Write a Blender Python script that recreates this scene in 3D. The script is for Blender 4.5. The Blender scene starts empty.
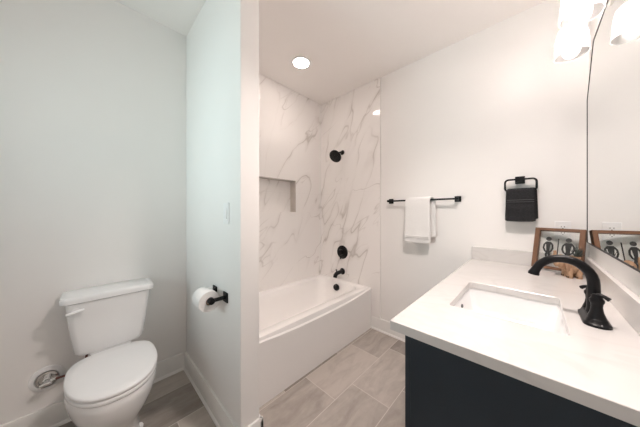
import bpy, bmesh, math, random
from mathutils import Vector, Matrix
random.seed(7)
C = bpy.context.scene.collection
PI = math.pi

# ------------------------------------------------------------------ camera, world, large lights, exposure
scn = bpy.context.scene
HC = 1.30                                   # eye height
cam_d = bpy.data.cameras.new('camera')
cam = bpy.data.objects.new('camera', cam_d); C.objects.link(cam)
cam.location = (0, 0, HC)
cam.rotation_euler = (PI/2, 0, math.radians(44.0 - 90))
cam_d.sensor_width = 36.0
cam_d.lens = 36.0*220/640
cam_d.shift_y = -1.5/640
cam_d.clip_start = 0.02
scn.camera = cam

world = bpy.data.worlds.new('world'); scn.world = world
world.use_nodes = True
wn = world.node_tree
sky = wn.nodes.new('ShaderNodeTexSky'); sky.sky_type = 'NISHITA'
sky.sun_disc = False; sky.sun_elevation = math.radians(40)
wn.links.new(sky.outputs[0], wn.nodes['Background'].inputs[0])
wn.nodes['Background'].inputs[1].default_value = 0.06

DAY_POWER = 3.4
DAY_COLOR = (0.78, 0.98, 1.0)
ad = bpy.data.lights.new('daylight_through_window', 'AREA')
ad.shape = 'RECTANGLE'; ad.size = 0.6; ad.size_y = 1.1; ad.spread = math.radians(98)
ad.energy = DAY_POWER; ad.color = DAY_COLOR
al = bpy.data.objects.new('daylight_through_window', ad); C.objects.link(al)
al.location = (-1.14, 1.38, 1.66); al.rotation_euler = (PI/2 + math.radians(9), 0, -PI/2)   # shines along +X

BULB_E, BULB_C = 70.0, (1.0, 0.88, 0.83)
DOWN_W, FILL_W = 5.0, 80.0
DOWN_E, DOWN_C = 22.0, (1.0, 0.86, 0.79)
FILL_E, FILL_C = 14.0, (1.0, 0.88, 0.83)  # added fill light, out of view

scn.view_settings.view_transform = 'Standard'
scn.view_settings.look = 'None'
scn.view_settings.gamma = 1.0
scn.view_settings.use_curve_mapping = False
scn.view_settings.exposure = 1.04
scn.cycles.max_bounces = 10
scn.cycles.diffuse_bounces = 7
scn.cycles.transparent_max_bounces = 16
scn.cycles.use_denoising = True
scn.cycles.caustics_reflective = False
scn.cycles.caustics_refractive = False
scn.cycles.sample_clamp_indirect = 6.0

# ------------------------------------------------------------------ materials
def nodes_of(name):
    m = bpy.data.materials.new(name); m.use_nodes = True
    nt = m.node_tree
    return m, nt, nt.nodes['Principled BSDF']

def tex_coord(nt):
    return nt.nodes.new('ShaderNodeNewGeometry').outputs['Position']

def mat(name, col, rough=0.5, metal=0.0, var=0.03, scale=30.0, bump=0.0, spec=0.5, bscale=None):
    m, nt, b = nodes_of(name)
    b.inputs['Roughness'].default_value = rough
    b.inputs['Metallic'].default_value = metal
    b.inputs['Specular IOR Level'].default_value = spec
    tc = nt.nodes.new('ShaderNodeTexCoord').outputs['Object']
    n = nt.nodes.new('ShaderNodeTexNoise'); n.inputs['Scale'].default_value = scale
    n.inputs['Detail'].default_value = 4
    nt.links.new(tc, n.inputs['Vector'])
    r = nt.nodes.new('ShaderNodeValToRGB')
    lo = [max(0, c*(1-var)) for c in col]; hi = [min(1, c*(1+var)) for c in col]
    r.color_ramp.elements[0].position = 0.3; r.color_ramp.elements[0].color = (*lo, 1)
    r.color_ramp.elements[1].position = 0.7; r.color_ramp.elements[1].color = (*hi, 1)
    nt.links.new(n.outputs['Fac'], r.inputs['Fac'])
    nt.links.new(r.outputs['Color'], b.inputs['Base Color'])
    if bump:
        n2 = nt.nodes.new('ShaderNodeTexNoise'); n2.inputs['Scale'].default_value = bscale or scale*4
        n2.inputs['Detail'].default_value = 3
        nt.links.new(tc, n2.inputs['Vector'])
        bp = nt.nodes.new('ShaderNodeBump'); bp.inputs['Strength'].default_value = bump
        bp.inputs['Distance'].default_value = 0.004
        nt.links.new(n2.outputs['Fac'], bp.inputs['Height'])
        nt.links.new(bp.outputs['Normal'], b.inputs['Normal'])
    return m

def mth(nt, op, a, b=None, c=None):
    n = nt.nodes.new('ShaderNodeMath'); n.operation = op
    for i, v in enumerate((a, b, c)):
        if v is None: continue
        if isinstance(v, (int, float)): n.inputs[i].default_value = v
        else: nt.links.new(v, n.inputs[i])
    return n.outputs[0]

def mixc(nt, fac, a, b):
    n = nt.nodes.new('ShaderNodeMix'); n.data_type = 'RGBA'
    for s, v in ((n.inputs[0], fac), (n.inputs[6], a), (n.inputs[7], b)):
        if isinstance(v, (int, float)): s.default_value = v
        elif isinstance(v, tuple): s.default_value = (*v, 1)
        else: nt.links.new(v, s)
    return n.outputs[2]

def noise(nt, vec, scale, detail=4, dist=0.0, rough=0.5):
    n = nt.nodes.new('ShaderNodeTexNoise')
    n.inputs['Scale'].default_value = scale; n.inputs['Detail'].default_value = detail
    n.inputs['Distortion'].default_value = dist; n.inputs['Roughness'].default_value = rough
    nt.links.new(vec, n.inputs['Vector'])
    return n.outputs['Fac']

def vmap(nt, vec, rot=(0, 0, 0), scale=(1, 1, 1), loc=(0, 0, 0)):
    n = nt.nodes.new('ShaderNodeMapping'); nt.links.new(vec, n.inputs['Vector'])
    n.inputs['Rotation'].default_value = rot; n.inputs['Scale'].default_value = scale
    n.inputs['Location'].default_value = loc
    return n.outputs[0]

def ridge(nt, fac, width):
    """thin line where a noise crosses 0.5: 1 on the line, 0 away"""
    d = mth(nt, 'ABSOLUTE', mth(nt, 'SUBTRACT', fac, 0.5))
    return mth(nt, 'SUBTRACT', 1.0, mth(nt, 'MINIMUM', mth(nt, 'DIVIDE', d, width), 1.0))

def marble_tile():
    m, nt, b = nodes_of('marble_tile')
    p = tex_coord(nt)
    # veins: long thin diagonal threads, where stretched noises cross their middle value
    sp = nt.nodes.new('ShaderNodeSeparateXYZ'); nt.links.new(p, sp.inputs[0])
    cb = nt.nodes.new('ShaderNodeCombineXYZ')      # u runs along either wall, v is the height
    nt.links.new(mth(nt, 'SUBTRACT', sp.outputs[0], sp.outputs[1]), cb.inputs[0])
    nt.links.new(sp.outputs[2], cb.inputs[1])
    def along(deg, k, loc=(0, 0, 0)):               # stretched along a direction deg off the vertical
        return vmap(nt, vmap(nt, cb.outputs[0], rot=(0, 0, math.radians(deg)), loc=loc), scale=(1, k, 1))
    na = noise(nt, along(24, .30), 3.0, 2.6, 0.25, 0.5)
    nb = noise(nt, along(46, .28, (3, 1, 2)), 3.6, 2.4, 0.25, 0.5)
    g = noise(nt, vmap(nt, p, loc=(5, 5, 5)), 2.6, 2)
    gate = mth(nt, 'MINIMUM', mth(nt, 'MAXIMUM', mth(nt, 'MULTIPLY', mth(nt, 'SUBTRACT', g, 0.40), 5.0), 0.12), 1.0)
    g2 = noise(nt, vmap(nt, p, loc=(9, 2, 4)), 3.1, 2)
    gate2 = mth(nt, 'MINIMUM', mth(nt, 'MAXIMUM', mth(nt, 'MULTIPLY', mth(nt, 'SUBTRACT', g2, 0.47), 5.0), 0.0), 1.0)
    v1 = mth(nt, 'MULTIPLY', ridge(nt, na, 0.010), gate)
    v2 = mth(nt, 'MULTIPLY', ridge(nt, nb, 0.009), gate2)
    soft = mth(nt, 'MULTIPLY', mth(nt, 'MULTIPLY', ridge(nt, na, 0.045), gate), 0.16)
    fac = mth(nt, 'MINIMUM', mth(nt, 'ADD', mth(nt, 'MULTIPLY', mth(nt, 'MAXIMUM', v1, v2), 0.42), soft), 1.0)
    col = mixc(nt, fac, (0.88, 0.86, 0.84), (0.36, 0.315, 0.28))
    # faint joints
    sx = nt.nodes.new('ShaderNodeSeparateXYZ'); nt.links.new(p, sx.inputs[0])
    def line(c, period, off, w):
        f = mth(nt, 'FRACT', mth(nt, 'DIVIDE', mth(nt, 'SUBTRACT', c, off), period))
        return mth(nt, 'LESS_THAN', f, w/period)
    h = mth(nt, 'ADD', sx.outputs[0], sx.outputs[1])
    j = mth(nt, 'MAXIMUM', line(sx.outputs[2], 1.22, 0.315, .002), line(h, .61, 0.2, .002))
    col = mixc(nt, mth(nt, 'MULTIPLY', j, 0.3), col, (0.6, 0.58, 0.56))
    nt.links.new(col, b.inputs['Base Color'])
    b.inputs['Roughness'].default_value = 0.06
    return m

def quartz():
    m, nt, b = nodes_of('white_quartz')
    p = tex_coord(nt)
    v = vmap(nt, p, rot=(0, 0, 0.6), scale=(1, .6, 1))
    r1 = ridge(nt, noise(nt, v, 3.2, 5, 0.8), 0.03)
    g = noise(nt, p, 3.0, 2)
    fac = mth(nt, 'MULTIPLY', mth(nt, 'MULTIPLY', r1, g), 0.22)
    cl = mth(nt, 'MULTIPLY', noise(nt, p, 7.0, 5), 0.12)
    col = mixc(nt, mth(nt, 'ADD', fac, cl), (0.68, 0.664, 0.648), (0.43, 0.40, 0.385))
    nt.links.new(col, b.inputs['Base Color'])
    b.inputs['Roughness'].default_value = 0.2
    return m

def floor_tile():
    m, nt, b = nodes_of('floor_tile')
    p = tex_coord(nt)
    sx = nt.nodes.new('ShaderNodeSeparateXYZ'); nt.links.new(p, sx.inputs[0])
    yy = mth(nt, 'DIVIDE', mth(nt, 'SUBTRACT', sx.outputs[1], 0.68), 0.30)
    row = mth(nt, 'FLOOR', yy)
    xx = mth(nt, 'DIVIDE', mth(nt, 'ADD', mth(nt, 'SUBTRACT', sx.outputs[0], 1.365), mth(nt, 'MULTIPLY', row, 0.2)), 0.60)
    colm = mth(nt, 'FLOOR', xx)
    fx = mth(nt, 'MULTIPLY', mth(nt, 'FRACT', xx), 0.60)
    fy = mth(nt, 'MULTIPLY', mth(nt, 'FRACT', yy), 0.30)
    g = 0.0045
    gr = mth(nt, 'MAXIMUM', mth(nt, 'LESS_THAN', fx, g), mth(nt, 'LESS_THAN', fy, g))
    cx = nt.nodes.new('ShaderNodeCombineXYZ')
    nt.links.new(row, cx.inputs[0]); nt.links.new(colm, cx.inputs[1])
    wnz = nt.nodes.new('ShaderNodeTexWhiteNoise'); wnz.noise_dimensions = '2D'
    nt.links.new(cx.outputs[0], wnz.inputs['Vector'])
    # each tile gets its own patch of stone
    sc = nt.nodes.new('ShaderNodeVectorMath'); sc.operation = 'SCALE'; sc.inputs[3].default_value = 5.3
    nt.links.new(wnz.outputs['Color'], sc.inputs[0])
    ad_ = nt.nodes.new('ShaderNodeVectorMath'); ad_.operation = 'ADD'
    nt.links.new(p, ad_.inputs[0]); nt.links.new(sc.outputs[0], ad_.inputs[1])
    st = noise(nt, vmap(nt, ad_.outputs[0], rot=(0, 0, -0.45), scale=(1.6, 5.5, 1)), 2.4, 6, 0.8, .6)
    fine = noise(nt, ad_.outputs[0], 26, 4)
    f = mth(nt, 'ADD', mth(nt, 'MULTIPLY', st, 0.62), mth(nt, 'MULTIPLY', fine, 0.12))
    f = mth(nt, 'ADD', f, mth(nt, 'MULTIPLY', wnz.outputs['Value'], 0.36))
    rp = nt.nodes.new('ShaderNodeValToRGB')
    rp.color_ramp.elements[0].position = 0.36; rp.color_ramp.elements[0].color = (0.255, 0.224, 0.198, 1)
    rp.color_ramp.elements[1].position = 0.76; rp.color_ramp.elements[1].color = (0.50, 0.452, 0.41, 1)
    nt.links.new(f, rp.inputs['Fac'])
    col = mixc(nt, gr, rp.outputs['Color'], (0.60, 0.56, 0.52))
    nt.links.new(col, b.inputs['Base Color'])
    b.inputs['Roughness'].default_value = 0.45
    bp = nt.nodes.new('ShaderNodeBump'); bp.inputs['Strength'].default_value = 0.25; bp.inputs['Distance'].default_value = .002
    nt.links.new(mth(nt, 'SUBTRACT', mth(nt, 'MULTIPLY', fine, .2), gr), bp.inputs['Height'])
    nt.links.new(bp.outputs['Normal'], b.inputs['Normal'])
    return m

def wood(name, c1, c2, scale=18):
    m, nt, b = nodes_of(name)
    p = nt.nodes.new('ShaderNodeTexCoord').outputs['Object']
    n = noise(nt, vmap(nt, p, scale=(1, 1, .3)), scale, 6, 1.5)
    col = mixc(nt, n, c1, c2)
    nt.links.new(col, b.inputs['Base Color']); b.inputs['Roughness'].default_value = 0.5
    return m

def thin_glass(name, tint, haze=0.0, gloss=0.08):
    m = bpy.data.materials.new(name); m.use_nodes = True
    nt = m.node_tree; nt.nodes.clear()
    out = nt.nodes.new('ShaderNodeOutputMaterial')
    tr = nt.nodes.new('ShaderNodeBsdfTransparent'); tr.inputs[0].default_value = (*tint, 1)
    gl = nt.nodes.new('ShaderNodeBsdfGlossy'); gl.inputs['Roughness'].default_value = 0.03
    tl = nt.nodes.new('ShaderNodeBsdfTranslucent'); tl.inputs[0].default_value = (0.95, 0.95, 0.95, 1)
    lw = nt.nodes.new('ShaderNodeLayerWeight'); lw.inputs[0].default_value = 0.5
    fr = mth(nt, 'ADD', 0.04, mth(nt, 'MULTIPLY', mth(nt, 'POWER', lw.outputs['Facing'], 5.0), 0.9))
    m1 = nt.nodes.new('ShaderNodeMixShader'); m1.inputs[0].default_value = haze
    nt.links.new(tr.outputs[0], m1.inputs[1]); nt.links.new(tl.outputs[0], m1.inputs[2])
    m2 = nt.nodes.new('ShaderNodeMixShader')
    nz = noise(nt, nt.nodes.new('ShaderNodeTexCoord').outputs['Object'], 12, 2)
    f = mth(nt, 'ADD', fr, mth(nt, 'MULTIPLY', nz, gloss*.4))
    nt.links.new(f, m2.inputs[0])
    nt.links.new(m1.outputs[0], m2.inputs[1]); nt.links.new(gl.outputs[0], m2.inputs[2])
    nt.links.new(m2.outputs[0], out.inputs[0])
    return m

def emit(name, col, e):
    m, nt, b = nodes_of(name)
    b.inputs['Base Color'].default_value = (0.9, 0.9, 0.9, 1)
    b.inputs['Emission Color'].default_value = (*col, 1)
    b.inputs['Emission Strength'].default_value = e
    return m

M = dict(
    wall=mat('wall_paint', (0.865, 0.852, 0.835), 0.75, var=.008, scale=3, bump=.05, bscale=220, spec=.25),
    ceil=mat('ceiling_paint', (0.90, 0.872, 0.85), 0.85, var=.008, scale=3, spec=.2),
    trim=mat('trim_paint', (0.84, 0.83, 0.81), 0.35, var=.01, scale=6),
    tile=marble_tile(), quartz=quartz(), floor=floor_tile(),
    acrylic=mat('white_tub_acrylic', (0.90, 0.885, 0.87), 0.14, var=.006, scale=4),
    china=mat('white_china', (0.84, 0.84, 0.84), 0.10, var=.005, scale=5),
    plastic=mat('white_plastic', (0.86, 0.86, 0.86), 0.3, var=.006, scale=20),
    slot=mat('dark_slot', (0.03, 0.03, 0.03), 0.6),
    black=mat('matte_black_metal', (0.007, 0.007, 0.008), 0.36, 0.0, var=.15, scale=60, spec=.22),
    chrome=mat('chrome', (0.72, 0.72, 0.72), 0.15, 1.0, var=.02),
    nickel=mat('brushed_nickel', (0.78, 0.76, 0.73), 0.28, 1.0, var=.03),
    hose=mat('braided_hose', (0.16, 0.06, 0.05), 0.45, 0.2, var=.3, scale=300),
    brass=mat('brass', (0.6, 0.48, 0.25), 0.3, 1.0),
    navy=mat('charcoal_blue_paint', (0.016, 0.026, 0.037), 0.38, var=.06, scale=8, spec=.4),
    paper=mat('tissue_paper', (0.87, 0.86, 0.85), 0.95, var=.02, scale=90, bump=.4, bscale=400, spec=.1),
    niche_shade=mat('taupe_niche_shade', (0.58, 0.54, 0.50), 0.3, var=.08, scale=9),  # shade of the niche's inner faces, put into the colour
    card=mat('cardboard', (0.42, 0.31, 0.2), 0.9, var=.1),
    towel=mat('white_terry', (0.88, 0.87, 0.855), 0.95, var=.02, scale=150, bump=.9, bscale=420, spec=.1),
    dtowel=mat('charcoal_terry', (0.028, 0.028, 0.030), 0.95, var=.3, scale=120, bump=.9, bscale=420, spec=.15),
    dband=mat('charcoal_band', (0.11, 0.11, 0.115), 0.8, var=.2, scale=200, spec=.2),
    walnut=wood('walnut_frame', (0.10, 0.042, 0.02), (0.22, 0.105, 0.05)),
    ink=mat('black_print', (0.012, 0.012, 0.012), 0.6),
    clay=mat('terracotta_clay', (0.43, 0.275, 0.175), 0.75, var=.18, scale=60, bump=.8, bscale=160, spec=.25),
    claydark=mat('dark_clay', (0.08, 0.045, 0.03), 0.8),  # darker clay of the toenails and eyes
    clayear=mat('smooth_clay', (0.50, 0.32, 0.21), 0.65, var=.06, scale=40),
    leaf=mat('succulent_leaf', (0.03, 0.042, 0.036), 0.45, var=.3, scale=40),
    soil=mat('soil', (0.05, 0.035, 0.025), 0.95, var=.3, scale=90),
    mirror=mat('mirror_silver', (0.90, 0.915, 0.905), 0.0, 1.0, var=.0),
    glass=thin_glass('clear_pane', (0.98, 0.99, 0.985), 0.0),
    shade=thin_glass('clear_shade_glass', (0.97, 0.97, 0.97), 0.30),
    bulb=emit('bulb_glow', BULB_C, BULB_E), room=emit('fill_light_glow', FILL_C, FILL_E), down=emit('downlight_glow', DOWN_C, DOWN_E),
)

# ------------------------------------------------------------------ mesh helpers
def rrect(cx, cy, w, d, r, z, k=6):
    """rounded rectangle ring, counter-clockwise, 4*k points"""
    pts = []
    for qx, qy, a0 in ((1, 1, 0), (-1, 1, PI/2), (-1, -1, PI), (1, -1, 3*PI/2)):
        ox, oy = cx + qx*(w/2 - r), cy + qy*(d/2 - r)
        for i in range(k):
            a = a0 + PI/2*i/(k-1)
            pts.append((ox + r*math.cos(a), oy + r*math.sin(a), z))
    return pts

def circ(c, r, n, axis='Z', ry=None):
    ry = r if ry is None else ry
    out = []
    for i in range(n):
        a = 2*PI*i/n
        u, v = r*math.cos(a), ry*math.sin(a)
        out.append({'Z': (c[0]+u, c[1]+v, c[2]), 'X': (c[0], c[1]+u, c[2]+v), 'Y': (c[0]+v, c[1], c[2]+u)}[axis])
    return out

class MB:
    def __init__(s): s.bm = bmesh.new()
    def box(s, x0, x1, y0, y1, z0, z1):
        v = [s.bm.verts.new(p) for p in ((x0,y0,z0),(x1,y0,z0),(x1,y1,z0),(x0,y1,z0),(x0,y0,z1),(x1,y0,z1),(x1,y1,z1),(x0,y1,z1))]
        for f in ((3,2,1,0),(4,5,6,7),(0,1,5,4),(1,2,6,5),(2,3,7,6),(3,0,4,7)): s.bm.faces.new([v[i] for i in f])
        return s
    def loft(s, rings, cap0=True, cap1=True, loop=False):
        R = [[s.bm.verts.new(p) for p in r] for r in rings]
        n = len(R[0])
        pairs = list(zip(R, R[1:])) + ([(R[-1], R[0])] if loop else [])
        for a, b in pairs:
            for i in range(n):
                j = (i+1) % n
                s.bm.faces.new((a[i], a[j], b[j], b[i]))
        if not loop:
            if cap0: s.bm.faces.new(list(reversed(R[0])))
            if cap1: s.bm.faces.new(R[-1])
        return s
    def lathe(s, prof, c=(0,0,0), axis='Z', n=32, cap0=True, cap1=True):
        """prof: (radius, height along axis)"""
        rings = []
        for r, h in prof:
            cc = {'Z': (c[0], c[1], c[2]+h), 'X': (c[0]+h, c[1], c[2]), 'Y': (c[0], c[1]+h, c[2])}[axis]
            rings.append(circ(cc, max(r, 1e-5), n, axis))
        return s.loft(rings, cap0, cap1)
    def tube(s, pts, rad, n=12, closed=False, flat=1.0):
        P = [Vector(p) for p in pts]; m = len(P)
        rings = []; prev = None
        for i in range(m):
            a = P[(i-1) % m] if (closed or i) else P[0]
            b = P[(i+1) % m] if (closed or i < m-1) else P[-1]
            t = (b-a).normalized()
            if prev is None:
                u = t.orthogonal().normalized()
                if abs(t.z) < .9: u = t.cross(Vector((0,0,1))).normalized()
            else:
                u = (prev - t*prev.dot(t)).normalized()
            prev = u; w = t.cross(u)
            r = rad[i] if isinstance(rad, (list, tuple)) else rad
            rings.append([tuple(P[i] + u*r*math.cos(2*PI*k/n) + w*r*flat*math.sin(2*PI*k/n)) for k in range(n)])
        return s.loft(rings, loop=closed)
    def prism(s, poly, axis, a, b):
        """poly: 2-D points; extruded along axis from a to b. X: (y,z)  Y: (x,z)  Z: (x,y)"""
        f = {'X': lambda p, t: (t, p[0], p[1]), 'Y': lambda p, t: (p[0], t, p[1]), 'Z': lambda p, t: (p[0], p[1], t)}[axis]
        return s.loft([[f(p, a) for p in poly], [f(p, b) for p in poly]])
    def sphere(s, c, r, sx=1, sy=1, sz=1, n=20, rot=None):
        rings = []
        for i in range(1, n//2):
            a = PI*i/(n//2)
            ring = []
            for k in range(n):
                v = Vector((r*math.sin(a)*math.cos(2*PI*k/n)*sx, r*math.sin(a)*math.sin(2*PI*k/n)*sy, -r*math.cos(a)*sz))
                if rot: v = rot @ v
                ring.append(tuple(v + Vector(c)))
            rings.append(ring)
        return s.loft(rings)
    def xform(s, mtx):
        bmesh.ops.transform(s.bm, matrix=mtx, verts=s.bm.verts); return s

WL = {}
def wloc(o):
    return WL.get(o.name, Vector((0,0,0))) if o else Vector((0,0,0))

def obj(name, mb, m, parent=None, bevel=0, seg=2, sharp=40, sub=0, origin=None, kind=None):
    bm = mb.bm
    bmesh.ops.recalc_face_normals(bm, faces=bm.faces)
    co = [v.co for v in bm.verts]
    if origin is None:
        lo = [min(c[i] for c in co) for i in range(3)]; hi = [max(c[i] for c in co) for i in range(3)]
        origin = Vector(((lo[0]+hi[0])/2, (lo[1]+hi[1])/2, lo[2]))
    origin = Vector(origin)
    for v in bm.verts: v.co -= origin
    me = bpy.data.meshes.new(name); bm.to_mesh(me); bm.free()
    for p in me.polygons: p.use_smooth = True
    me.set_sharp_from_angle(angle=math.radians(sharp))
    me.materials.append(m)
    o = bpy.data.objects.new(name, me); C.objects.link(o)
    WL[o.name] = origin
    if parent: o.parent = parent
    o.location = origin - wloc(parent)
    if bevel:
        b = o.modifiers.new('bevel', 'BEVEL'); b.width = bevel; b.segments = seg; b.limit_method = 'ANGLE'
        b.harden_normals = False
    if sub:
        b = o.modifiers.new('subsurf', 'SUBSURF'); b.levels = sub; b.render_levels = sub
    if kind: o['kind'] = kind
    return o

def struct(name, mb, m, **kw): return obj(name, mb, m, kind='structure', origin=(0,0,0), **kw)

def thing(name, label, cat, loc, group=None):
    o = bpy.data.objects.new(name, None); C.objects.link(o)
    o.empty_display_size = .05
    o.location = loc; WL[o.name] = Vector(loc)
    o['label'] = label; o['category'] = cat
    if group: o['group'] = group
    return o
def tag(o, label, cat, group=None):
    o['label'] = label; o['category'] = cat
    if group: o['group'] = group
    return o

# ------------------------------------------------------------------ room dimensions (metres)
XE, XT = 2.192, 2.182          # east (towel) wall paint, its tile face
YN, YT = 2.088, 2.082          # north wall paint, its tile face
YS = -0.260                    # south (mirror) wall
XW = -1.00                     # west wall (window), out of frame
ZC = 2.77
PX0, PX1, PY0 = 0.546, 0.660, 1.114   # partition
TY = 1.306                     # tub front
TILE_Y = 1.198                 # tile edge on the east wall
CT = 0.914                     # counter top
T = 0.15

struct('floor', MB().box(XW-T, XE+T, YS-T, YN+.30, -.12, 0), M['floor'])
struct('ceiling', MB().box(XW-T, XE+T, YS-T, YN+.30, ZC, ZC+.12), M['ceil'])
# north wall with the recess for the niche
NX0, NX1, NZ0, NZ1, ND = 1.10, 1.732, 1.300, 1.682, 0.095
w = MB()
w.box(XW-T, PX1-.02, YN, YN+.25, 0, ZC)
w.box(PX1-.02, NX0-.012, YN, YN+.25, 0, ZC).box(NX1+.012, XE+T, YN, YN+.25, 0, ZC)
w.box(NX0-.012, NX1+.012, YN, YN+.25, 0, NZ0-.012).box(NX0-.012, NX1+.012, YN, YN+.25, NZ1+.012, ZC)
w.box(NX0-.012, NX1+.012, YN+ND+.012, YN+.25, NZ0-.012, NZ1+.012)
struct('wall_north', w, M['wall'])
struct('wall_east', MB().box(XE, XE+T, YS-T, YN, 0, ZC), M['wall'])
struct('wall_south', MB().box(XW-T, XE, YS-T, YS, 0, ZC), M['wall'])
WY0, WY1, WZ0, WZ1 = 1.02, 1.82, 0.98, 2.26
w = MB()
w.box(XW-T, XW, YS, WY0, 0, ZC).box(XW-T, XW, WY1, YN, 0, ZC)
w.box(XW-T, XW, WY0, WY1, 0, WZ0).box(XW-T, XW, WY0, WY1, WZ1, ZC)
struct('wall_west', w, M['wall'])
struct('wall_partition', MB().box(PX0, PX1, PY0, YN, 0, ZC), M['wall'], bevel=.006, seg=3)
# shower tiling
w = MB()
w.box(PX1, NX0, YT, YN, 0, ZC).box(NX1, XE, YT, YN, 0, ZC)
w.box(NX0, NX1, YT, YN, 0, NZ0).box(NX0, NX1, YT, YN, NZ1, ZC)
w.box(NX0-.01, NX0, YN, YN+ND, NZ0-.01, NZ1+.01).box(NX1, NX1+.01, YN, YN+ND, NZ0-.01, NZ1+.01)
w.box(NX0-.01, NX1+.01, YN, YN+ND, NZ0-.01, NZ0).box(NX0-.01, NX1+.01, YN, YN+ND, NZ1, NZ1+.01)
w.box(NX0-.01, NX1+.01, YN+ND, YN+ND+.01, NZ0-.01, NZ1+.01)
struct('wall_shower_north', w, M['tile'])
w = MB()          # added lining: darkens the niche's sides and head as shade would
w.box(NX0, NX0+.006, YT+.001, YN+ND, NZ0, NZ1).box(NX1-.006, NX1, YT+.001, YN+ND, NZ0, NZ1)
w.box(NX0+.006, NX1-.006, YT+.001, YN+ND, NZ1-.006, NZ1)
struct('trim_niche_shade', w, M['niche_shade'])
struct('wall_shower_east', MB().box(XT, XE, TILE_Y, YT, 0, ZC), M['tile'])
struct('trim_1', MB().box(XT-.001, XE, TILE_Y-.004, TILE_Y, .135, ZC), M['trim'])
# baseboards with shoe moulding
BH = .135
def base_x(mb, x0, x1, y, s):       # board along X on the wall y; s = direction into the room
    pr = [(0,0),(s*.024,0),(s*.024,.008),(s*.021,.015),(s*.015,.019),(s*.015,BH-.012),(s*.011,BH),(0,BH)]
    mb.loft([[(x0, y+a, z) for a, z in pr], [(x1, y+a, z) for a, z in pr]])
def base_y(mb, y0, y1, x, s):
    pr = [(0,0),(s*.024,0),(s*.024,.008),(s*.021,.015),(s*.015,.019),(s*.015,BH-.012),(s*.011,BH),(0,BH)]
    mb.loft([[(x+a, y0, z) for a, z in pr], [(x+a, y1, z) for a, z in pr]])
b_ = MB(); base_x(b_, XW, PX0, YN, -1); struct('baseboard_north', b_, M['trim'])
b_ = MB(); base_y(b_, PY0-.015, YN, PX0, -1); base_x(b_, PX0-.015, PX1+.015, PY0, -1)
base_y(b_, PY0-.015, TY-.02, PX1, 1)
struct('baseboard_partition', b_, M['trim'])
b_ = MB(); base_y(b_, .335, TY-.002, XE, -1); struct('baseboard_east', b_, M['trim'])
b_ = MB(); base_x(b_, XW, .74, YS, 1); struct('baseboard_south', b_, M['trim'])
b_ = MB(); base_y(b_, YS, YN, XW, 1); struct('baseboard_west', b_, M['trim'])
# window in the west wall (the source of the cool daylight)
w = MB()
for a, b2, c, d in ((WY0, WY0+.05, WZ0, WZ1), (WY1-.05, WY1, WZ0, WZ1), (WY0+.05, WY1-.05, WZ0, WZ0+.05), (WY0+.05, WY1-.05, WZ1-.05, WZ1)):
    w.box(XW-.10, XW-.05, a, b2, c, d)
win = struct('window_1', w, M['trim'])
obj('window_pane', MB().box(XW-.078, XW-.072, WY0+.05, WY1-.05, WZ0+.05, WZ1-.05), M['glass'], win)
w = MB()
w.box(XW, XW+.015, WY0-.07, WY0, WZ0-.07, WZ1+.07).box(XW, XW+.015, WY1, WY1+.07, WZ0-.07, WZ1+.07)
w.box(XW, XW+.015, WY0, WY1, WZ1, WZ1+.07).box(XW, XW+.015, WY0, WY1, WZ0-.07, WZ0)
struct('trim_2', w, M['trim'])

# ------------------------------------------------------------------ bathtub
tx0, tx1, ty0, ty1, tz = PX1+.002, XT-.001, TY, YT-.001, .452
tcx, tcy, tw, td = (tx0+tx1)/2, (ty0+ty1)/2, tx1-tx0, ty1-ty0
tub = thing('bathtub', 'long white alcove bathtub set between the partition and the marble tiled end wall', 'bathtub', (tcx, tcy, 0))
K = 8
yo = -.0
bi = .012                                   # shell front stands back behind the apron
rings = [rrect(tcx, tcy+bi/2, tw, td-bi, .006, .0, K), rrect(tcx, tcy+bi/2, tw, td-bi, .006, tz-.006, K),
         rrect(tcx, tcy+bi/2, tw-.006, td-bi-.006, .006, tz, K),
         rrect(tcx-.005, tcy+.012, tw-.15, td-.17, .10, tz, K), rrect(tcx-.005, tcy+.012, tw-.165, td-.185, .10, tz-.006, K),
         rrect(tcx-.01, tcy+.012, tw-.20, td-.215, .11, tz-.10, K), rrect(tcx-.02, tcy+.012, tw-.27, td-.25, .12, .16, K),
         rrect(tcx-.03, tcy+.012, tw-.35, td-.30, .12, .10, K), rrect(tcx-.03, tcy+.012, tw-.50, td-.40, .11, .085, K)]
obj('basin', MB().loft(rings, cap0=True), M['acrylic'], tub, sharp=50)
# apron: flat panel whose top edge dips to the middle, leaving a crescent ledge below the rim
w = MB()
N = 40
top, bot = [], []
for i in range(N+1):
    t = -1 + 2*i/N
    x = tcx + t*tw/2
    top.append((x, tz-.008-.040*(1-abs(t)**2.4)))
rF = [(x, TY-.002, z) for x, z in top]
grid = []
prof = [(bi+.002, 0.0), (bi+.002, None), (-.0, None), (-.004, 'm'), (-.004, 0.0)]
cols = []
for x, z in top:
    cols.append([(x, TY+.010, 0), (x, TY+.010, z+.004), (x, TY+.001, z), (x, TY-.002, z-.004), (x, TY-.002, 0)])
w.loft(cols)
obj('apron', w, M['acrylic'], tub, sharp=30)
ox, oz, sy_ = tcx-.01+(tw-.20)/2-.0, .385, 1.715
obj('overflow_cover', MB().lathe([(.040, .012), (.040, .0), (.036, -.010), (.02, -.013), (.0, -.013)], (ox-.014, sy_, oz), 'X', 28), M['black'], tub)['label'] = 'matte black overflow cover'
dr = obj('drain', MB().lathe([(.03, 0), (.03, .003), (.024, .005), (.0, .005)], (tx1-.36, sy_, .0855), 'Z', 24), M['black'], tub); dr['label'] = 'matte black drain'

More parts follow.
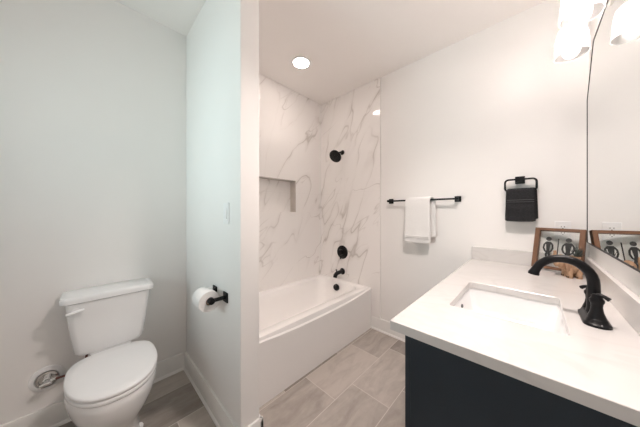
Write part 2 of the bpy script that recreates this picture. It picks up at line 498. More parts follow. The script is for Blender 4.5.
# shower fittings on the tiled end wall
t = thing('tub_spout', 'short matte black tub spout on the marble wall just above the tub rim', 'tub spout', (XT, sy_, .545))
obj('flange', MB().lathe([(.040, 0), (.040, -.005), (.034, -.012), (.028, -.02)], (XT, sy_, .557), 'X', 28), M['black'], t)
w = MB().tube([(XT-.015, sy_, .557), (XT-.07, sy_, .556), (XT-.115, sy_, .55), (XT-.138, sy_, .535), (XT-.145, sy_, .508)], [.024, .023, .024, .025, .024], 16)
obj('spout', w, M['black'], t)
obj('diverter_knob', MB().lathe([(.006, 0), (.006, .018), (.011, .02), (.011, .028), (.007, .031)], (XT-.118, sy_, .57), 'Z', 16), M['black'], t)
t = thing('shower_valve', 'round matte black shower valve plate on the marble wall, above the spout', 'shower valve', (XT, sy_, .72))
vz = .797
obj('escutcheon', MB().lathe([(.083, 0), (.083, -.005), (.077, -.011), (.05, -.013), (.046, -.016)], (XT, sy_, vz), 'X', 40), M['black'], t)
hd = obj('handle', MB().lathe([(.034, -.014), (.036, -.045), (.032, -.062), (.018, -.066)], (XT, sy_, vz), 'X', 28), M['black'], t)
obj('lever', MB().tube([(XT-.05, sy_, vz-.02), (XT-.054, sy_-.01, vz-.05), (XT-.058, sy_-.015, vz-.078)], [.009, .008, .007], 10), M['black'], hd)
t = thing('overhead_shower', 'round matte black shower head on an angled arm high on the marble wall', 'shower head', (XT, sy_, 1.95))
sz = 2.045
obj('flange', MB().lathe([(.030, 0), (.030, -.005), (.022, -.014), (.012, -.016)], (XT, sy_, sz), 'X', 24), M['black'], t)
obj('arm', MB().tube([(XT-.005, sy_, sz), (XT-.04, sy_, sz-.002), (XT-.075, sy_, sz-.02), (XT-.105, sy_, sz-.045)], .0105, 12), M['black'], t)
d_ = Vector((-.80, -.06, -.60)).normalized()
rot = Vector((0,0,1)).rotation_difference(d_).to_matrix().to_4x4()
P0 = Matrix.Translation(Vector((XT-.10, sy_, sz-.04))) @ rot
hd = obj('head', MB().lathe([(.012, 0), (.018, .008), (.018, .02), (.03, .03), (.062, .042), (.078, .05), (.078, .060), (.074, .063)], (0,0,0), 'Z', 36).xform(P0), M['black'], t)
w = MB()
for ring_r, n in ((.018, 6), (.036, 12), (.054, 18)):
    for i in range(n):
        a = 2*PI*i/n
        w.lathe([(.0028, 0), (.0028, .003), (.0015, .004)], (ring_r*math.cos(a), ring_r*math.sin(a), .0625), 'Z', 8)
obj('nozzles', w.xform(P0), M['slot'], hd)

# ------------------------------------------------------------------ recessed downlight over the tub, plus an added fill light
def downlight(x, y, label, m, watt, colr):
    t = thing('recessed_downlight', label, 'ceiling light', (x, y, ZC))
    obj('trim_ring', MB().loft([circ((x, y, z), r, 40) for r, z in ((.098, ZC), (.096, ZC-.006), (.078, ZC-.007), (.072, ZC-.001))], cap0=False, cap1=False), M['plastic'], t)
    obj('lens', MB().lathe([(.074, -.0035), (.074, -.001)], (x, y, ZC), 'Z', 40), m, t)
    sp = bpy.data.lights.new('downlight_lamp', 'SPOT'); sp.energy = watt; sp.color = colr
    sp.spot_size = math.radians(128); sp.spot_blend = 0.7; sp.shadow_soft_size = 0.09
    so = bpy.data.objects.new('downlight_lamp', sp); C.objects.link(so)
    so.parent = t; so.location = (0, 0, -.012)
downlight(1.43, 1.64, 'round recessed downlight glowing in the ceiling above the bathtub', M['down'], DOWN_W, DOWN_C)
downlight(.88, .10, 'added unseen fill light set like a downlight in the ceiling by the counter', M['room'], FILL_W, FILL_C)  # unseen fill light, added to brighten the room more evenly

# ------------------------------------------------------------------ toilet
CX = .084
toi = thing('toilet', 'white two-piece toilet with its lid down against the grey wall', 'toilet', (CX, YN-.35, 0))
def TY_(u): return YN - u
def egg(w, u0, u1, z, n=48, blunt=.62, cx=CX, pw=2.25):
    cx += .004
    """egg outline: back at u0 (blunter), front at u1"""
    pts = []
    um = u0 + (u1-u0)*.42
    for i in range(n):
        a = 2*PI*i/n
        c, s_ = math.cos(a), math.sin(a)
        x = w/2*math.copysign(abs(c)**(2/pw), c)
        if s_ > 0: u = um + (u1-um)*abs(s_)**(2/2.05)
        else: u = um - (um-u0)*abs(s_)**(2/3.6); x = w/2*math.copysign(abs(c)**(2/3.0), c)
        pts.append((cx + x, TY_(u), z))
    return pts
# bowl with pedestal, as one body
rg = [egg(.235, .20, .575, 0), egg(.235, .20, .575, .015), egg(.212, .21, .555, .05), egg(.212, .20, .56, .13),
      egg(.25, .18, .595, .20), egg(.32, .17, .645, .265), egg(.354, .16, .674, .32), egg(.372, .155, .688, .37), egg(.374, .15, .690, .398), egg(.364, .155, .684, .412),
      egg(.26, .27, .62, .412), egg(.23, .29, .60, .37), egg(.12, .35, .48, .25)]
obj('bowl', MB().loft(rg), M['china'], toi, sharp=60)
w = MB().loft([rrect(CX, TY_(.135), .17, .17, .03, .36, 6), rrect(CX, TY_(.135), .18, .18, .03, .412, 6), rrect(CX, TY_(.13), .19, .17, .03, .452, 6)])
obj('tank_shelf', w, M['china'], toi, sharp=50)
w = MB().loft([rrect(CX, TY_(.112), .29, .15, .03, .455, 8), rrect(CX, TY_(.112), .318, .170, .035, .475, 8), rrect(CX, TY_(.112), .352, .182, .035, .60, 8), rrect(CX, TY_(.112), .382, .19, .035, .755, 8), rrect(CX, TY_(.112), .384, .19, .035, .772, 8)])
obj('tank', w, M['china'], toi, sharp=50)
w = MB().loft([rrect(CX, TY_(.113), .395, .198, .036, .772, 8), rrect(CX, TY_(.113), .426, .214, .04, .777, 8), rrect(CX, TY_(.113), .428, .216, .04, .798, 8), rrect(CX, TY_(.113), .420, .208, .038, .809, 8), rrect(CX, TY_(.113), .385, .185, .034, .814, 8)])
obj('tank_lid', w, M['china'], toi, sharp=50)
# seat ring
w = MB()
w.loft([egg(.362, .225, .686, .414), egg(.370, .222, .690, .419), egg(.370, .222, .690, .431), egg(.364, .225, .686, .435), egg(.25, .30, .60, .435), egg(.25, .30, .60, .414)], loop=True)
obj('seat', w, M['china'], toi, sharp=60)
w = MB().loft([egg(.364, .212, .684, .4365), egg(.374, .209, .690, .441), egg(.374, .209, .690, .451), egg(.364, .214, .684, .457), egg(.31, .26, .64, .459), egg(.16, .36, .54, .460)])
obj('seat_lid', w, M['plastic'], toi, sharp=60)
for s in (-1, 1):
    obj('hinge', MB().lathe([(.010, -.028), (.010, .028)], (CX+s*.075, TY_(.222), .430), 'X', 16), M['plastic'], toi, bevel=.003)
lv = obj('flush_lever', MB().lathe([(.016, 0), (.016, .012), (.012, .017)], (CX-.150, TY_(.207), .733), 'Y', 20).xform(Matrix.Identity(4)), M['plastic'], toi)
w = MB().tube([(CX-.186, TY_(.232), .726), (CX-.165, TY_(.234), .729), (CX-.14, TY_(.233), .735), (CX-.115, TY_(.231), .739)], [.009, .0135, .014, .011], 14, flat=.6)
obj('lever_arm', w, M['plastic'], lv)
w = MB().lathe([(.016, 0), (.016, .012), (.011, .022), (.004, .025)], (CX-.115, TY_(.40), 0.012), 'Z', 18)
obj('bolt_cap', w, M['plastic'], toi)
w = MB().lathe([(.016, 0), (.016, .012), (.011, .022), (.004, .025)], (CX+.115, TY_(.40), 0.012), 'Z', 18)
obj('bolt_cap', w, M['plastic'], toi)

# water supply stop
vx, vzz = -.186, .306
t = thing('water_supply_valve', 'chrome water stop in a white round wall plate left of the toilet', 'valve', (vx, YN, vzz-.07))
w = MB().loft([circ((vx, YN-h, vzz), r, 36, 'Y') for r, h in ((.072, 0), (.070, .006), (.060, .012), (.050, .014), (.046, .010), (.044, .003))], cap0=False, cap1=True)
obj('escutcheon', w, M['plastic'], t)
obj('collar', MB().loft([circ((vx, YN-h, vzz), r, 30, 'Y') for r, h in ((.045, .004), (.044, .016), (.034, .017), (.032, .006))], cap0=False, cap1=True), M['chrome'], t)
obj('valve_body', MB().lathe([(.016, -.004), (.016, -.03), (.012, -.032), (.012, -.052), (.016, -.054), (.016, -.066)], (vx, YN, vzz), 'Y', 20), M['chrome'], t)
obj('valve_handle', MB().loft([circ((vx, YN-h, vzz), r, 20, 'Y', ry) for r, ry, h in ((.010, .018, .066), (.012, .024, .07), (.012, .024, .08), (.008, .018, .083))]), M['chrome'], t)
obj('outlet_nut', MB().lathe([(.010, .012), (.011, .014), (.011, .034), (.008, .036)], (vx, YN-.042, vzz), 'X', 6), M['chrome'], t)
w = MB().tube([(vx+.03, YN-.042, vzz), (vx+.08, YN-.043, vzz-.001), (vx+.12, YN-.045, vzz), (vx+.146, YN-.05, vzz+.012), (vx+.158, YN-.06, vzz+.045), (vx+.162, YN-.075, vzz+.10), (vx+.162, YN-.08, vzz+.148)], .0062, 10)
h = obj('supply_hose', w, M['hose'], t); h['label'] = 'thin dark reddish supply hose'

# ------------------------------------------------------------------ toilet paper on the partition
tpz = .802
t = thing('toilet_paper_holder', 'matte black toilet paper holder with two square wall plates on the partition', 'paper holder', (PX0, 1.395, tpz-.03))
for y in (1.292, 1.452):
    pl = obj('wall_plate', MB().box(PX0-.008, PX0, y-.029, y+.029, tpz-.029, tpz+.029), M['black'], t, bevel=.003)
    obj('post', MB().tube([(PX0-.006, y, tpz), (PX0-.05, y, tpz), (PX0-.088, y, tpz)], [.0115, .0105, .0105], 14), M['black'], pl)
    obj('end_cap', MB().lathe([(.0165, -.014), (.0185, -.011), (.0185, .011), (.0165, .014)], (PX0-.084, y, tpz), 'Y', 20), M['black'], pl)
obj('roller', MB().lathe([(.008, 0), (.008, .130)], (PX0-.084, 1.307, tpz), 'Y', 16), M['black'], t)
rz = tpz-.010
tp = thing('toilet_paper_roll', 'full white toilet paper roll hanging on the black holder on the partition', 'toilet paper', (PX0-.084, 1.372, rz-.056))
w = MB().loft([circ((PX0-.084, y, rz), r, 44, 'Y') for r, y in ((.020, 1.315), (.057, 1.315), (.0585, 1.319), (.0585, 1.425), (.057, 1.429), (.020, 1.429))], loop=True)
obj('paper', w, M['paper'], tp, sharp=50)
obj('cardboard_core', MB().loft([circ((PX0-.084, y, rz), r, 30, 'Y') for r, y in ((.0188, 1.3155), (.0199, 1.3155), (.0199, 1.4285), (.0188, 1.4285))], loop=True), M['card'], tp)

# light switch on the partition
sy0, sz0 = 1.283, 1.292
t = thing('light_switch', 'white rocker light switch plate halfway up the partition', 'light switch', (PX0, sy0, sz0-.06))
pl = obj('plate', MB().box(PX0-.006, PX0, sy0-.037, sy0+.037, sz0-.062, sz0+.062), M['plastic'], t, bevel=.003)
obj('rocker', MB().prism([(PX0-.006, sz0-.033), (PX0-.006, sz0+.033), (PX0-.0075, sz0+.033), (PX0-.0115, sz0-.033)], 'Y', sy0-.0165, sy0+.0165), M['plastic'], t)
for z in (-.049, .049):
    obj('screw', MB().lathe([(.0035, -.0062), (.003, -.0075)], (PX0, sy0, sz0+z), 'X', 12), M['plastic'], pl)

# ------------------------------------------------------------------ towel bar and towels on the east wall
bz, bx = 1.412, XE-.062
t = thing('towel_bar', 'long matte black towel bar with square mounts on the white end wall', 'towel bar', (XE, .77, bz-.025))
for y in (.462, 1.070):
    pl = obj('mount', MB().box(XE-.009, XE, y-.025, y+.025, bz-.025, bz+.025), M['black'], t, bevel=.003)
    obj('post', MB().box(bx-.012, XE-.008, y-.011, y+.011, bz-.011, bz+.011), M['black'], pl, bevel=.003)
obj('bar', MB().box(bx-.0075, bx+.0075, .445, 1.087, bz-.0075, bz+.0075), M['black'], t, bevel=.0025)

def drape(y0, y1, barx, barz, gap, front, back, mshift, th, ny=14, wav=.004, seed=1):
    """folded towel hung over a bar: a closed sheet with thickness, front leg then over the bar then back leg"""
    rnd = random.Random(seed)
    ph = [rnd.uniform(0, 6) for _ in range(4)]
    path = []
    nf = 16
    for i in range(nf): path.append((-gap, -front + front*i/nf, i/nf, 0))
    for i in range(9):
        a = PI - PI*i/8
        path.append((gap*math.cos(a), gap*math.sin(a), 1, i/8))
    for i in range(1, nf+1): path.append((gap, -back*i/nf, 1 - i/nf, 1))
    m = MB()
    outer, inner = [], []
    for k, (dx, dz, f, side) in enumerate(path):
        a = path[max(k-1, 0)]; b = path[min(k+1, len(path)-1)]
        tx, tz_ = b[0]-a[0], b[1]-a[1]
        L = math.hypot(tx, tz_) or 1
        nx, nz = -tz_/L, tx/L
        ro, ri = [], []
        for j in range(ny+1):
            v = j/ny
            y = y0 + (y1-y0)*v + mshift*side
            down = 1-f
            wv = wav*down*(math.sin(5*v+ph[0]) + .6*math.sin(11*v+ph[1]+3*down))
            flare = (v-.5)*.012*down
            bump = .0015*math.sin(dz*60+ph[2]+v*2)*down
            x = barx + dx + (wv if side < .5 else wv*.3) - (.006*down if side < .5 else 0)
            edge = .35 if j in (0, ny) else 1.0
            ro.append((x + nx*(th/2*edge+bump), y+flare, barz+dz + nz*th/2*edge))
            ri.append((x - nx*(th/2*edge), y+flare, barz+dz - nz*th/2*edge))
        outer.append(ro); inner.append(ri)
    rings = [o + list(reversed(i)) for o, i in zip(outer, inner)]
    m.loft(rings)
    return m

o = obj('bath_towel', drape(.663, .888, bx, bz, .0205, .405, .345, -.035, .017, seed=3), M['towel'], None, sub=1)
tag(o, 'folded white towel draped over the black towel bar', 'towel')
# woven border of the towel
bd = MB()
for zz in (.335, .350):
    bd.box(bx-.043, bx-.027, .668, .884, bz-zz-.0028, bz-zz+.0028)
ob = obj('woven_border', bd, M['towel'], o, bevel=.002)

rx = XE-.052
t = thing('towel_ring', 'matte black open towel ring on a square mount, on the white wall above the counter', 'towel ring', (XE, .063, 1.44))
rcy, rtop, rbot, rw = .063, 1.536, 1.452, .168
pl = obj('mount', MB().box(XE-.009, XE, .066-.027, .066+.027, 1.535-.027, 1.535+.027), M['black'], t, bevel=.003)
obj('post', MB().box(rx-.014, XE-.008, .066-.025, .066+.025, 1.535-.020, 1.535+.020), M['black'], t, bevel=.004)
pts = []
for y, z, _ in rrect(rcy, (rtop+rbot)/2, rw, rtop-rbot, .022, 0, 7): pts.append((rx, y, z))
obj('ring', MB().tube(pts, .0065, 12, closed=True), M['black'], t)
o = obj('hand_towel', drape(rcy-.075, rcy+.078, rx, rbot, .014, .222, .205, -.012, .014, seed=8, wav=.002), M['dtowel'], None, sub=1)
tag(o, 'small charcoal grey hand towel folded over the black towel ring', 'towel')
bd = MB()
for zz in (.066, .080):
    bd.box(rx-.028, rx-.0165, rcy-.072, rcy+.075, rbot-zz-.0022, rbot-zz+.0022)
obj('woven_border', bd, M['dband'], o, bevel=.0015)['label'] = 'lighter grey woven stripes'

# ------------------------------------------------------------------ outlet on the east wall above the splash
oy, oz_ = -.146, 1.178
t = thing('wall_outlet', 'white electrical outlet plate on the end wall, partly behind the wooden picture frame', 'outlet', (XE, oy, oz_-.06))
pl = obj('plate', MB().box(XE-.006, XE, oy-.037, oy+.037, oz_-.060, oz_+.060), M['plastic'], t, bevel=.003)
for dz in (-.020, .020):
    rc = obj('socket', MB().box(XE-.0078, XE-.005, oy-.0165, oy+.0165, oz_+dz-.014, oz_+dz+.014), M['plastic'], t, bevel=.002)
    w = MB()
    w.box(XE-.0084, XE-.0074, oy-.0085, oy-.006, oz_+dz-.001, oz_+dz+.008).box(XE-.0084, XE-.0074, oy+.006, oy+.0085, oz_+dz-.001, oz_+dz+.008)
    w.lathe([(.0027, -.0084), (.0027, -.0074)], (XE, oy, oz_+dz-.007), 'X', 10)
    obj('slots', w, M['slot'], rc)

# ------------------------------------------------------------------ vanity
VX0, VX1, VY0, VY1 = .754, XE-.003, YS+.002, .300
van = thing('vanity_cabinet', 'charcoal blue vanity cabinet with a plain end panel under the white counter', 'vanity cabinet', ((VX0+VX1)/2, (VY0+VY1)/2, 0))
obj('side_panel', MB().box(VX0, VX0+.019, VY0, VY1, 0, CT-.033), M['navy'], van, bevel=.0015)
obj('side_panel', MB().box(VX1-.019, VX1, VY0, VY1, 0, CT-.033), M['navy'], van, bevel=.0015)
obj('back_panel', MB().box(VX0+.0195, VX1-.0195, VY0, VY0+.01, .10, CT-.04), M['navy'], van)
obj('bottom_panel', MB().box(VX0+.0195, VX1-.0195, VY0+.0105, VY1-.001, .10, .118), M['navy'], van)
obj('toe_kick', MB().box(VX0+.0195, VX1-.0195, VY1-.075, VY1-.06, 0, .0995), M['navy'], van)
obj('top_rail', MB().box(VX0+.0195, VX1-.0195, VY1-.019, VY1-.001, CT-.115, CT-.035), M['navy'], van)
xs = [VX0+.001, VX0+.001+(VX1-VX0)/3, VX0+(VX1-VX0)*2/3, VX1-.001]
for i in range(3):
    a, b2 = xs[i]+.0015, xs[i+1]-.0015
    d = obj('door', MB().box(a, b2, VY1+.0005, VY1+.0195, .104, CT-.040), M['navy'], van, bevel=.002)
    hx = b2-.04 if i != 1 else a+.04
    obj('handle', MB().tube([(hx, VY1+.019, .66), (hx, VY1+.045, .662), (hx, VY1+.048, .68), (hx, VY1+.048, .76), (hx, VY1+.045, .778), (hx, VY1+.019, .78)], .005, 10), M['black'], d)
# counter
KX0, KX1, KY0, KY1 = .738, XE-.001, YS+.001, .366
HX0, HX1, HY0, HY1 = 1.030, 1.458, -.086, .250
ct = thing('vanity_countertop', 'white quartz vanity counter with low splashes and a cut-out for the sink', 'countertop', ((KX0+KX1)/2, (KY0+KY1)/2, CT-.032))
kc, kd = ((KX0+KX1)/2, (KY0+KY1)/2), (KX1-KX0, KY1-KY0)
hc, hd_ = ((HX0+HX1)/2, (HY0+HY1)/2), (HX1-HX0, HY1-HY0)
zb, zt = CT-.032, CT
rings = [rrect(*kc, *kd, .002, zb, 6), rrect(*kc, *kd, .002, zt-.0015, 6), rrect(*kc, kd[0]-.003, kd[1]-.003, .002, zt, 6),
         rrect(*hc, hd_[0]+.004, hd_[1]+.004, .020, zt, 6), rrect(*hc, *hd_, .018, zt-.002, 6), rrect(*hc, *hd_, .018, zb, 6)]
obj('slab', MB().loft(rings, loop=True), M['quartz'], ct, sharp=35)
obj('side_splash', MB().box(XE-.021, XE-.0015, KY0+.020, KY1-.005, CT, CT+.101), M['quartz'], ct, bevel=.0015)
obj('back_splash', MB().box(KX0+.004, XE-.0215, KY0, KY0+.0195, CT, CT+.101), M['quartz'], ct, bevel=.0015)
# undermount sink
snk = thing('undermount_sink', 'white rectangular undermount sink set in the quartz counter', 'sink', (*hc, CT-.20))
zs = zb-.0005
rings = [rrect(*hc, hd_[0]+.05, hd_[1]+.05, .03, zs, 6), rrect(*hc, hd_[0]+.012, hd_[1]+.012, .022, zs, 6),
         rrect(*hc, hd_[0]+.004, hd_[1]+.004, .022, zs-.008, 6), rrect(*hc, hd_[0]-.03, hd_[1]-.03, .03, zs-.085, 6),
         rrect(*hc, hd_[0]-.07, hd_[1]-.07, .045, zs-.118, 6), rrect(*hc, hd_[0]-.16, hd_[1]-.14, .05, zs-.130, 6), rrect(*hc, .05, .05, .024, zs-.135, 6)]
outer = [rrect(*hc, .07, .07, .03, zs-.150, 6), rrect(*hc, hd_[0]-.13, hd_[1]-.11, .05, zs-.146, 6), rrect(*hc, hd_[0]-.02, hd_[1]-.02, .04, zs-.10, 6),
         rrect(*hc, hd_[0]+.03, hd_[1]+.03, .03, zs-.02, 6), rrect(*hc, hd_[0]+.05, hd_[1]+.05, .03, zs-.015, 6)]
obj('basin', MB().loft(rings + outer, loop=True), M['china'], snk, sharp=45)
obj('drain', MB().lathe([(.030, -.010), (.030, .002), (.026, .004), (.020, .001), (.019, .006), (.0, .007)], (*hc, zs-.134), 'Z', 28), M['black'], snk)['label'] = 'black drain stopper'
ovx = 1.075
w = MB().lathe([(.010, -.012), (.010, 0), (.008, .002), (.0, .0005)], (0, 0, 0), 'Z', 20)
w.xform(Matrix.Translation((hc[0], HY1-.006, zs-.036)) @ Matrix.Rotation(PI/2-.15, 4, 'X') @ Matrix.Diagonal((1.5, .8, 1, 1)))
obj('overflow_hole', w, M['slot'], snk)['label'] = 'small dark overflow hole'

# ------------------------------------------------------------------ faucet
fx, fy = 1.248, -.158
fc = thing('faucet', 'matte black two-handle gooseneck faucet standing behind the sink', 'faucet', (fx, fy, CT))
w = MB().loft([rrect(fx, fy, .172, .064, .028, CT+.0005, 8), rrect(fx, fy, .172, .064, .028, CT+.008, 8), rrect(fx, fy, .158, .052, .024, CT+.013, 8), rrect(fx, fy, .152, .047, .022, CT+.022, 8), rrect(fx, fy, .142, .038, .018, CT+.027, 8)])
obj('base', w, M['black'], fc, sharp=50)
for s in (-1, 1):
    hx = fx + s*.052
    hb = obj('handle', MB().lathe([(.022, .024), (.021, .03), (.016, .045), (.0135, .062), (.0145, .074), (.0175, .08), (.0175, .088), (.013, .094), (.013, .100), (.009, .106)], (hx, fy, CT), 'Z', 24), M['black'], fc)
    e = Vector((-.35, -.9, 0)).normalized() if s < 0 else Vector((.62, .75, 0)).normalized()
    p = Vector((hx, fy, CT+.100))
    w = MB().tube([tuple(p - e*.010), tuple(p + e*.008 + Vector((0,0,.004))), tuple(p + e*.018 + Vector((0,0,.001))), tuple(p + e*.028 - Vector((0,0,.006)))], [.007, .0085, .0075, .0085], 12, flat=.8)
    obj('lever', w, M['black'], hb)
pts, rad = [], []
zr = CT+.128
pts.append((fx, fy, CT+.02)); rad.append(.0215)
pts.append((fx, fy, CT+.040)); rad.append(.018)
pts.append((fx, fy, CT+.075)); rad.append(.0165)
R_ = .076
for i in range(0, 15):
    a = PI - math.radians(155)*i/14
    pts.append((fx, fy + R_ + R_*math.cos(a), zr + R_*1.05*math.sin(a))); rad.append(.0160 - .0020*i/14)
a = PI - math.radians(155)
dx_, dz_ = math.sin(a), -math.cos(a)
pts.append((fx, pts[-1][1]+.006, pts[-1][2]-.014)); rad.append(.0150)
pts.append((fx, pts[-1][1]+.003, pts[-1][2]-.008)); rad.append(.0175)
pts.append((fx, pts[-1][1]+.001, pts[-1][2]-.006)); rad.append(.0175)
obj('spout', MB().tube(pts, rad, 20), M['black'], fc, sharp=50)

# ------------------------------------------------------------------ mirror
mx0, mx1, mz0, mz1 = .770, 2.150, 1.108, 2.262
ch, cv = .195, .26
poly = [(mx0, mz0), (mx1, mz0), (mx1, mz1-cv), (mx1-ch, mz1), (mx0+ch, mz1), (mx0, mz1-cv)]
def inset(poly, d):
    n = len(poly); out = []
    for i in range(n):
        p0, p1, p2 = Vector(poly[i-1]), Vector(poly[i]), Vector(poly[(i+1) % n])
        e1, e2 = (p1-p0).normalized(), (p2-p1).normalized()
        n1, n2 = Vector((-e1.y, e1.x)), Vector((-e2.y, e2.x))
        b = (n1+n2).normalized(); out.append(tuple(p1 + b*d/max(.2, b.dot(n1))))
    return out
mir = thing('vanity_mirror', 'large wall mirror with clipped top corners and a thin black rim above the counter', 'mirror', ((mx0+mx1)/2, YS, mz0))
pin = inset(poly, .006)
def ring3(pl, y): return [(x, y, z) for x, z in pl]
obj('rim', MB().loft([ring3(poly, YS+.001), ring3(poly, YS+.016), ring3(pin, YS+.016), ring3(pin, YS+.001)], loop=True), M['black'], mir, sharp=20)
obj('mirror_glass', MB().prism(inset(poly, .0063), 'Y', YS+.002, YS+.014), M['mirror'], mir, sharp=20)

# ------------------------------------------------------------------ vanity light
ly, lz = YS+.110, 2.14
vl = thing('vanity_light', 'three-shade glowing glass vanity light on the wall above the mirror', 'vanity light', (1.46, YS, 2.30))
obj('back_plate', MB().box(1.36, 1.56, YS, YS+.02, 2.285, 2.375), M['nickel'], vl, bevel=.004)
obj('cross_bar', MB().tube([(1.11, YS+.05, 2.345), (1.81, YS+.05, 2.345)], .009, 12), M['nickel'], vl)
obj('stem', MB().tube([(1.46, YS+.018, 2.345), (1.46, YS+.05, 2.345)], .012, 12), M['nickel'], vl)
for lx in (1.78, 1.46, 1.14):
    ar = obj('arm', MB().tube([(lx, YS+.05, 2.345), (lx, YS+.085, 2.358), (lx, ly-.01, 2.356), (lx, ly, 2.34), (lx, ly, 2.325)], .007, 12), M['nickel'], vl)
    obj('socket', MB().lathe([(.012, .19), (.024, .182), (.026, .16), (.026, .135), (.018, .13)], (lx, ly, lz), 'Z', 24), M['nickel'], ar)
    prof = [(.066, 0), (.064, .03), (.060, .09), (.052, .135), (.036, .156), (.027, .160)]
    pi_ = [(r-.003, h-(.003 if h > .15 else 0)) for r, h in prof]
    rings = [circ((lx, ly, lz+h), r, 40) for r, h in prof] + [circ((lx, ly, lz+h), r, 40) for r, h in reversed(pi_)]
    obj('glass_shade', MB().loft(rings, loop=True), M['shade'], vl)
    obj('bulb', MB().lathe([(.012, .128), (.014, .115), (.026, .09), (.031, .068), (.028, .05), (.016, .037), (.004, .033)], (lx, ly, lz), 'Z', 20), M['bulb'], vl)

# ------------------------------------------------------------------ picture frame leaning in the corner
pf = thing('picture_frame', 'walnut framed glass sign with two black restroom figures leaning in the counter corner', 'picture frame', (2.14, -.10, CT))
FW, FH, FB, FD = .232, .272, .024, .028
# local frame: x right (towards -Y), y up, z out of the wall (towards -X)
ang, lean, roll = math.radians(-19), math.radians(-15), math.radians(0.0)
Fm = Matrix.Translation((2.084, -.111, CT+.0085)) @ Matrix.Rotation(ang, 4, 'Z') @ Matrix(((0,0,-1,0),(-1,0,0,0),(0,1,0,0),(0,0,0,1))) @ Matrix.Rotation(lean, 4, 'X') @ Matrix.Rotation(roll, 4, 'Z')
def fobj(name, mb, m, parent=pf, **kw): return obj(name, mb.xform(Fm), m, parent, **kw)
fobj('side_rail', MB().box(-FW/2, -FW/2+FB, 0, FH, 0, FD), M['walnut'], bevel=.0015)
fobj('side_rail', MB().box(FW/2-FB, FW/2, 0, FH, 0, FD), M['walnut'], bevel=.0015)
fobj('cross_rail', MB().box(-FW/2+FB+.0003, FW/2-FB-.0003, 0, FB*.75, 0, FD), M['walnut'], bevel=.0015)
fobj('cross_rail', MB().box(-FW/2+FB+.0003, FW/2-FB-.0003, FH-FB*.75, FH, 0, FD), M['walnut'], bevel=.0015)
pane = fobj('glass_pane', MB().box(-FW/2+FB+.0005, FW/2-FB-.0005, FB*.75+.0005, FH-FB*.75-.0005, .010, .0125), M['glass'])
def disc(mb, cx, cy, r, z0, z1, n=28): return mb.loft([[(cx+r*math.cos(2*PI*i/n), cy+r*math.sin(2*PI*i/n), z) for i in range(n)] for z in (z0, z1)])
def figure(cx, wide):
    z0, z1 = .0127, .0145
    m = MB(); disc(m, cx, .200, .0135, z0, z1)
    hw = .018 if wide else .014
    body = [(cx-hw*.8, .182), (cx+hw*.8, .182), (cx+hw*.8, .165), (cx+hw*.5, .125), (cx+hw*.85, .095), (cx-hw*.85, .095), (cx-hw*.5, .125), (cx-hw*.8, .165)]
    m.loft([[(x, y, z) for x, y in body] for z in (z0, z1)])
    # arms: a ring on each side, hands meeting low in front
    for s in (-1, 1):
        pts = [(cx+s*hw*.75, .176), (cx+s*(hw+.006), .160), (cx+s*(hw+.008), .138), (cx+s*(hw+.001), .118), (cx+s*.004, .108)]
        L, Rr = [], []
        for i, p in enumerate(pts):
            a = Vector(pts[max(i-1, 0)]); b = Vector(pts[min(i+1, len(pts)-1)])
            tt = (b-a).normalized(); nn = Vector((-tt.y, tt.x))*.0042
            L.append((p[0]+nn.x, p[1]+nn.y)); Rr.append((p[0]-nn.x, p[1]-nn.y))
        q = L + Rr[::-1]
        m.loft([[(x, y, z) for x, y in q] for z in (z0, z1)])
        lg = [(cx+s*.002, .096), (cx+s*hw*.95, .096), (cx+s*(hw*.4), .060), (cx+s*hw*.9, .036), (cx+s*.003, .036), (cx-s*.001, .062)]
        m.loft([[(x, y, z) for x, y in lg] for z in (z0, z1)])
    return m
fobj('printed_figure', figure(-.046, False), M['ink'], pane)
fobj('printed_figure', figure(.046, True), M['ink'], pane)
fobj('printed_line', MB().box(-.0025, .0025, .06, .205, .0127, .0142), M['ink'], pane)

# ------------------------------------------------------------------ clay elephant planter with a spiky succulent
ex, ey = 1.968, -.163
el = thing('elephant_planter', 'tan clay elephant planter holding a spiky dark succulent in front of the picture frame', 'planter', (ex, ey, CT))
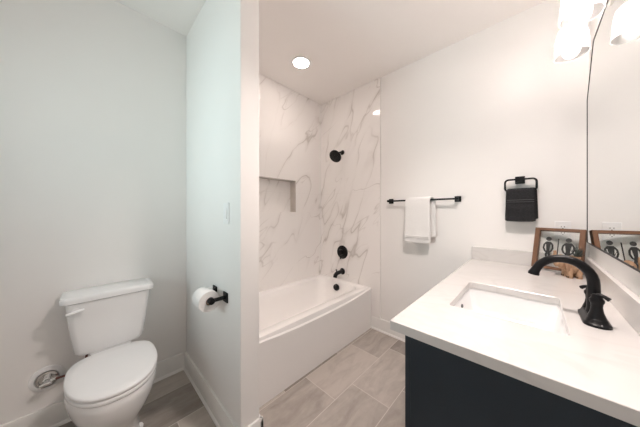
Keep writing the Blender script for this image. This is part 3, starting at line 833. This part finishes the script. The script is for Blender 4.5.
# local: x = forward (head), y = left, z = up ; head turned to the sink side
Em = Matrix.Translation((ex, ey, CT)) @ Matrix.Rotation(math.radians(112), 4, 'Z') @ Matrix.Diagonal((.72, 1.0, 1.25, 1))
def eobj(name, mb, m, parent=el, **kw): return obj(name, mb.xform(Em), m, parent, **kw)
rings = []
for i in range(13):
    u = i/12
    x = -.058 + .10*u
    r = .043*(math.sin(PI*(.08+.84*u))**.55)
    rings.append([(x, r*.95*math.cos(2*PI*k/24), .058 + r*math.sin(2*PI*k/24)*(1.0 if math.sin(2*PI*k/24) < 0 else .82)) for k in range(24)])
eobj('body', MB().loft(rings), M['clay'], sub=1)
for lx_, ly_ in ((-.034, .022), (-.034, -.022), (.022, .022), (.022, -.022)):
    lg = eobj('leg', MB().lathe([(.0175, .0005), (.018, .006), (.0165, .02), (.017, .04), (.012, .05)], (lx_, ly_, 0), 'Z', 18), M['clay'])
    w = MB()
    for a in (-.55, 0, .55):
        w.sphere((lx_+.0165*math.cos(a), ly_+.0165*math.sin(a), .006), .0048, n=10)
    eobj('toenails', w, M['claydark'], lg)
hdm = MB().sphere((.056, 0, .072), .031, 1.0, .9, 1.05, n=22)
hd = eobj('head', hdm, M['clay'])
eobj('trunk', MB().tube([(.072, 0, .066), (.092, 0, .058), (.104, 0, .070), (.103, 0, .092), (.097, 0, .110), (.099, 0, .122)], [.016, .0135, .0115, .010, .0085, .0092], 14), M['clay'])
for s in (-1, 1):
    w = MB().sphere((0, 0, 0), .034, .85, .16, 1.05, n=22, rot=Matrix.Rotation(math.radians(s*22), 3, 'Z'))
    w.xform(Matrix.Translation((.036, s*.034, .068)))
    er = eobj('ear', w, M['clayear'])
    w = MB().sphere((.077, s*.018, .084), .0035, n=10)
    eobj('eye', w, M['claydark'], hd)
eobj('tail', MB().tube([(-.058, 0, .065), (-.066, 0, .05), (-.067, 0, .036)], [.004, .0035, .0045], 8), M['clay'])
eobj('rim', MB().loft([circ((-.026, 0, z), r, 28, 'Z', r*.8) for r, z in ((.030, .090), (.031, .100), (.026, .100), (.025, .092))], loop=True), M['clay'])
eobj('soil', MB().lathe([(.0245, .090), (.0245, .095)], (0, 0, 0), 'Z', 24).xform(Matrix.Translation((-.026, 0, 0)) @ Matrix.Diagonal((1, .8, 1, 1))), M['soil'])
w = MB()
for i in range(22):
    a = 2.4*i; el_ = math.radians(22 + 60*(i/22)); L = .046 + .016*random.random()
    dv = Vector((math.cos(a)*math.cos(el_) - .75, math.sin(a)*math.cos(el_) - .15, math.sin(el_)*.75)).normalized()
    p = Vector((-.030, 0, .094))
    w.tube([tuple(p), tuple(p+dv*L*.35), tuple(p+dv*L*.7+Vector((0,0,.003))), tuple(p+dv*L+Vector((0,0,.008)))], [.0040, .0052, .0034, .0005], 8, flat=.5)
eobj('succulent', w, M['leaf'])['label'] = 'spiky dark green succulent'
